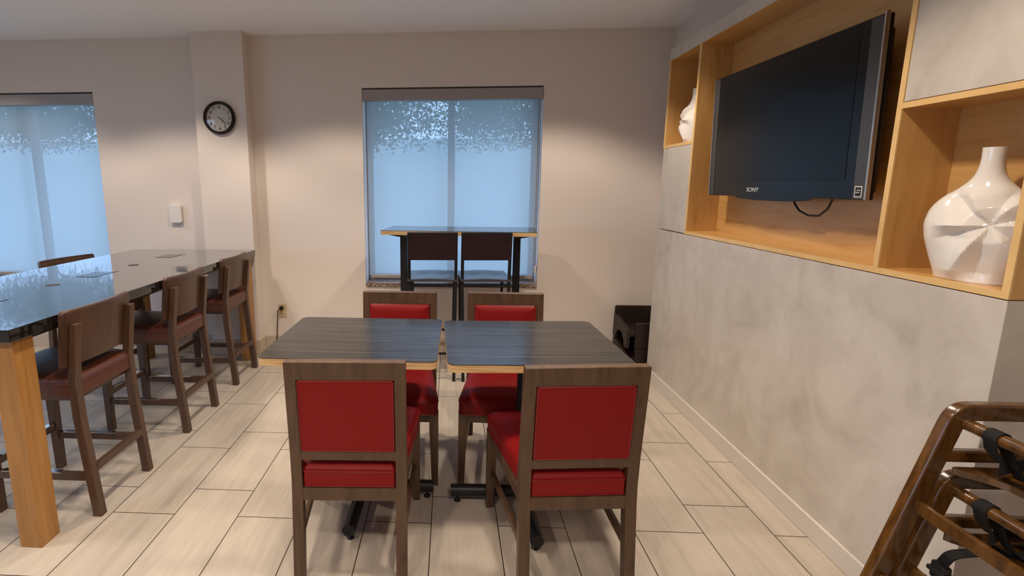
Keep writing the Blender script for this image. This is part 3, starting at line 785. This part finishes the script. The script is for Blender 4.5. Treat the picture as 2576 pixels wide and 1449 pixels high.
# ------------------------------------------------------------------ high table at the window
ht = thing('high_table', 'narrow high table with dark top under the middle window', 'table', (.075, 3.735, 0), math.radians(-6.8))
hx, hy = .567, .212
q = B(); q.prism(rounded([(-hx, -hy), (hx, -hy), (hx, hy), (-hx, hy)], .012, 4), 'XY', 1.066, 1.095); tt = obj('tabletop', q, 'ply', ht, 30, 'plywood top with pale edge')
q = B(); q.prism(rounded([(-hx-.0005, -hy-.0005), (hx+.0005, -hy-.0005), (hx+.0005, hy+.0005), (-hx-.0005, hy+.0005)], .012, 4), 'XY', 1.095, 1.098); obj('laminate_surface', q, 'laminate', tt, 30, 'dark grey grained laminate')
for s in (-1, 1):
    q = B(); x = s*.432; q.box(x-.027, x+.027, -.03, .03, .04, 1.053, .004); lg = obj('leg', q, 'black', ht)
    q = B(); q.prism([(x-s*.02, 1.066), (x+s*.115, 1.066), (x+s*.115, 1.060), (x+s*.02, 1.043), (x-s*.02, 1.043)], 'XZ', -.12, .12, .001); obj('top_plate', q, 'black', lg)
    q = B(); q.box(x-.035, x+.035, -.20, .20, 0, .045, .004); obj('foot', q, 'black', lg)

# ------------------------------------------------------------------ black metal bar stools (front is local +y)
def make_bar_stool():
    t = thing('bar_stool', '', 'stool')
    W = .168; sq = rsec(.022, .022, .003)
    for s in (-1, 1):
        x = s*W
        q = B(); q.sweep(arcpath([(s*(W-.010), -.215, 0), (x, -.165, .72), (x, -.175, .88), (x, -.195, 1.088)], .03), sq, (1, 0, 0)); obj('leg', q, 'black', t)
        q = B(); q.sweep([(s*(W-.010), .215, 0), (x, .175, .745)], sq, (1, 0, 0)); obj('leg', q, 'black', t)
        q = B(); q.box(x-.009, x+.009, -.165, .18, .722, .745, .002); obj('seat_rail', q, 'black', t)
        q = B(); q.box(s*(W-.008)-.008, s*(W-.008)+.008, -.20, .20, .20, .216, .002); obj('footrest', q, 'black', t)
    q = B(); q.box(-W, W, -.178, -.156, .700, .722, .002); obj('seat_rail', q, 'black', t)
    q = B(); q.box(-W, W, .165, .185, .715, .742, .002); obj('seat_rail', q, 'black', t)
    q = B(); q.box(-W+.006, W-.006, .192, .210, .26, .278, .002); obj('footrest', q, 'black', t)
    q = B(); q.box(-W+.006, W-.006, -.212, -.196, .20, .216, .002); obj('footrest', q, 'black', t)
    # backrest plate in a black frame
    Q = Matrix.Translation((0, -.190, .992)) @ Matrix.Rotation(math.radians(-5.0), 4, 'X')
    q = B(); q.box(-W-.004, W+.004, -.016, -.008, -.092, .090, .003, rot=Q); bk = obj('backrest', q, 'maroon', t, label='dark maroon backrest plate')
    q = B(); q.box(-W-.011, W+.011, -.016, .014, .090, .106, .004, rot=Q); obj('top_bar', q, 'black', bk)
    # saddle seat
    q = B(); bm = q.bm; n = 20; rows = []
    for j in range(n+1):
        y = -.185+.385*j/n; r = []
        for i in range(n+1):
            x = -.182+.364*i/n
            z = .760-.010*math.exp(-((x-.075)/.06)**2-((y-.02)/.09)**2)-.010*math.exp(-((x+.075)/.06)**2-((y-.02)/.09)**2)+.003*math.cos(x/.182*PI)
            r.append((x, y, z))
        rows.append(r)
    tp = [[bm.verts.new(p) for p in r] for r in rows]; bt = [[bm.verts.new((p[0], p[1], .742)) for p in r] for r in rows]
    for j in range(n):
        for i in range(n):
            bm.faces.new((tp[j][i], tp[j][i+1], tp[j+1][i+1], tp[j+1][i])); bm.faces.new((bt[j][i], bt[j+1][i], bt[j+1][i+1], bt[j][i+1]))
    for k in range(n):
        bm.faces.new((tp[0][k], bt[0][k], bt[0][k+1], tp[0][k+1])); bm.faces.new((tp[n][k+1], bt[n][k+1], bt[n][k], tp[n][k]))
        bm.faces.new((tp[k+1][0], bt[k+1][0], bt[k][0], tp[k][0])); bm.faces.new((tp[k][n], bt[k][n], bt[k+1][n], tp[k+1][n]))
    obj('seat', q, 'seatslate', t, 40, 'contoured slate grey seat')
    return t
bs = make_bar_stool()
gb = 'black metal bar stools at the high table'
put(bs, (-.125, 3.640, 0), math.radians(1.0), 'black metal bar stool at the high table, on the side nearer the column', gb)
dup(bs, (.255, 3.645, 0), math.radians(2.0), 'black metal bar stool at the high table, on the side nearer the television', gb)

# ------------------------------------------------------------------ booster seats stacked in the corner
def make_booster():
    t = thing('booster_seat', '', 'booster seat')
    hw = .155
    q = B(); q.prism(rounded([(-hw, .02), (hw, .02), (hw-.004, .262), (-hw+.004, .262)], [.006, .006, .02, .02], 5), 'XZ', .135, .160, .004); obj('backrest', q, 'plastic_brown', t)
    for s in (-1, 1):
        pr = [(.14, .0), (.14, .20), (.06, .195), (-.02, .17), (-.09, .165), (-.14, .145), (-.155, .11), (-.155, 0), (-.10, 0), (-.085, .055), (-.03, .095), (.03, .095), (.085, .055), (.10, 0)]
        q = B(); a, c = s*hw, s*(hw-.024); q.prism(pr, 'YZ', min(a, c), max(a, c), .003); obj('side_panel', q, 'plastic_brown', t)
    q = B(); q.box(-hw+.025, hw-.025, -.14, .134, .085, .118, .006, 3); obj('seat', q, 'plastic_brown', t)
    q = B(); q.prism(rounded([(-.090, .0), (hw-.026, .0), (hw-.026, .198), (-.090, .198)], .012, 5), 'XZ', -.168, -.142, .004); obj('front_panel', q, 'plastic_brown', t)
    return t
bo = make_booster(); bo['category'] = 'booster seat'
gk = 'booster seats stacked in the corner'
put(bo, (1.500, 3.80, 0), 0, 'dark brown plastic booster seat at the bottom of the corner stack', gk)
dup(bo, (1.498, 3.80, .20), 0, 'dark brown plastic booster seat on top of the corner stack', gk)

# ------------------------------------------------------------------ wooden high chairs nested by the wall end
def make_high_chair():
    t = thing('high_chair', '', 'high chair')
    H = .72
    path = arcpath([(-.178, 0, 0), (.012, 0, H-.024), (.26, 0, H-.024), (.36, 0, 0)], .032, 8)
    for y in (0, -.43):
        q = B(); q.sweep([(p.x, y-.0145, p.z) for p in path], rsec(.042, .029, .006), (0, 1, 0)); obj('side_frame', q, 'chairwood', t, 50)
        q = B(); q.sweep([(-.020, y-.016, .580), (.285, y-.016, .580)], rsec(.030, .022, .006), (0, 1, 0)); obj('side_rail', q, 'chairwood', t, 50)
    q = B(); q.cyl((.026, -.012, H-.052), (.026, -.435, H-.052), .0145, 20); obj('front_bar', q, 'chairwood', t, 50)
    q = B(); q.prism(rounded([(-.008, -.032), (.26, -.032), (.26, -.428), (-.008, -.428), (.060, -.37), (.085, -.23), (.060, -.09)], [.01, .01, .01, .01, .06, .09, .06], 6), 'XY', .542, .558); obj('seat', q, 'chairwood', t, 50)
    for z in (.60, .655):
        q = B(); q.box(.262, .280, -.43, -.03, z-.02, z+.02, .005); obj('back_slat', q, 'chairwood', t, 50)
    for x, z in ((-.052, .446), (-.108, .235)):
        q = B(); q.box(x-.007, x+.007, -.435, -.026, z-.016, z+.016, .003); obj('foot_rail', q, 'chairwood', t, 50)
    # harness webbing round the front bar
    ys = -.095; zt = H-.052; xb = .026
    sec = [(a_, b_) for a_, b_ in rsec(.003, .030, .0012)]
    q = B()
    loop = [(xb+.017*math.cos(a), ys, zt+.017*math.sin(a)) for a in [math.radians(k) for k in range(-40, 221, 20)]]
    q.sweep([(.060, ys-.012, .600), (.048, ys-.006, zt-.035)]+loop+[(xb-.008, ys, zt-.03), (.040, ys-.004, zt-.06)], sec, (0, 1, 0))
    q.sweep([(.060, ys-.012, .602), (.075, ys-.02, .575), (.11, ys-.03, .561), (.15, ys-.04, .560)], sec, (0, 1, 0))
    obj('crotch_strap', q, 'webbing', t, 40)
    q = B(); q.sweep(arcpath([(.25, -.05, .60), (.15, -.055, .585), (.06, -.075, .575), (.045, -.105, .60)], .03), rsec(.003, .030, .001), (0, 0, 1)); obj('waist_strap', q, 'webbing', t, 40)
    q = B(); q.sweep([(.25, -.36, .60), (.15, -.28, .58), (.07, -.14, .592)], rsec(.003, .030, .001), (0, 0, 1)); obj('waist_strap', q, 'webbing', t, 40)
    return t
hc = make_high_chair()
gh = 'wooden high chairs nested into each other'
put(hc, (1.237, 1.205, 0), 0, 'amber brown wooden high chair at the bottom of the nested pair', gh)
dup(hc, (1.227, 1.205, .180), 0, 'amber brown wooden high chair nested on top of the other', gh)
q = B(); q.sweep(arcpath([(.13, -.12, .561), (.07, -.10, .561), (.02, -.085, .545), (-.012, -.075, .53), (-.022, -.070, .50)], .015), rsec(.003, .026, .001), (0, 1, 0)); tail = obj('loose_strap', q, 'webbing', hc, 40)
q = B(); q.box(-.032, -.012, -.088, -.052, .455, .500, .006); q.box(-.035, -.009, -.094, -.046, .470, .482, .004); obj('buckle', q, 'rubber', tail)
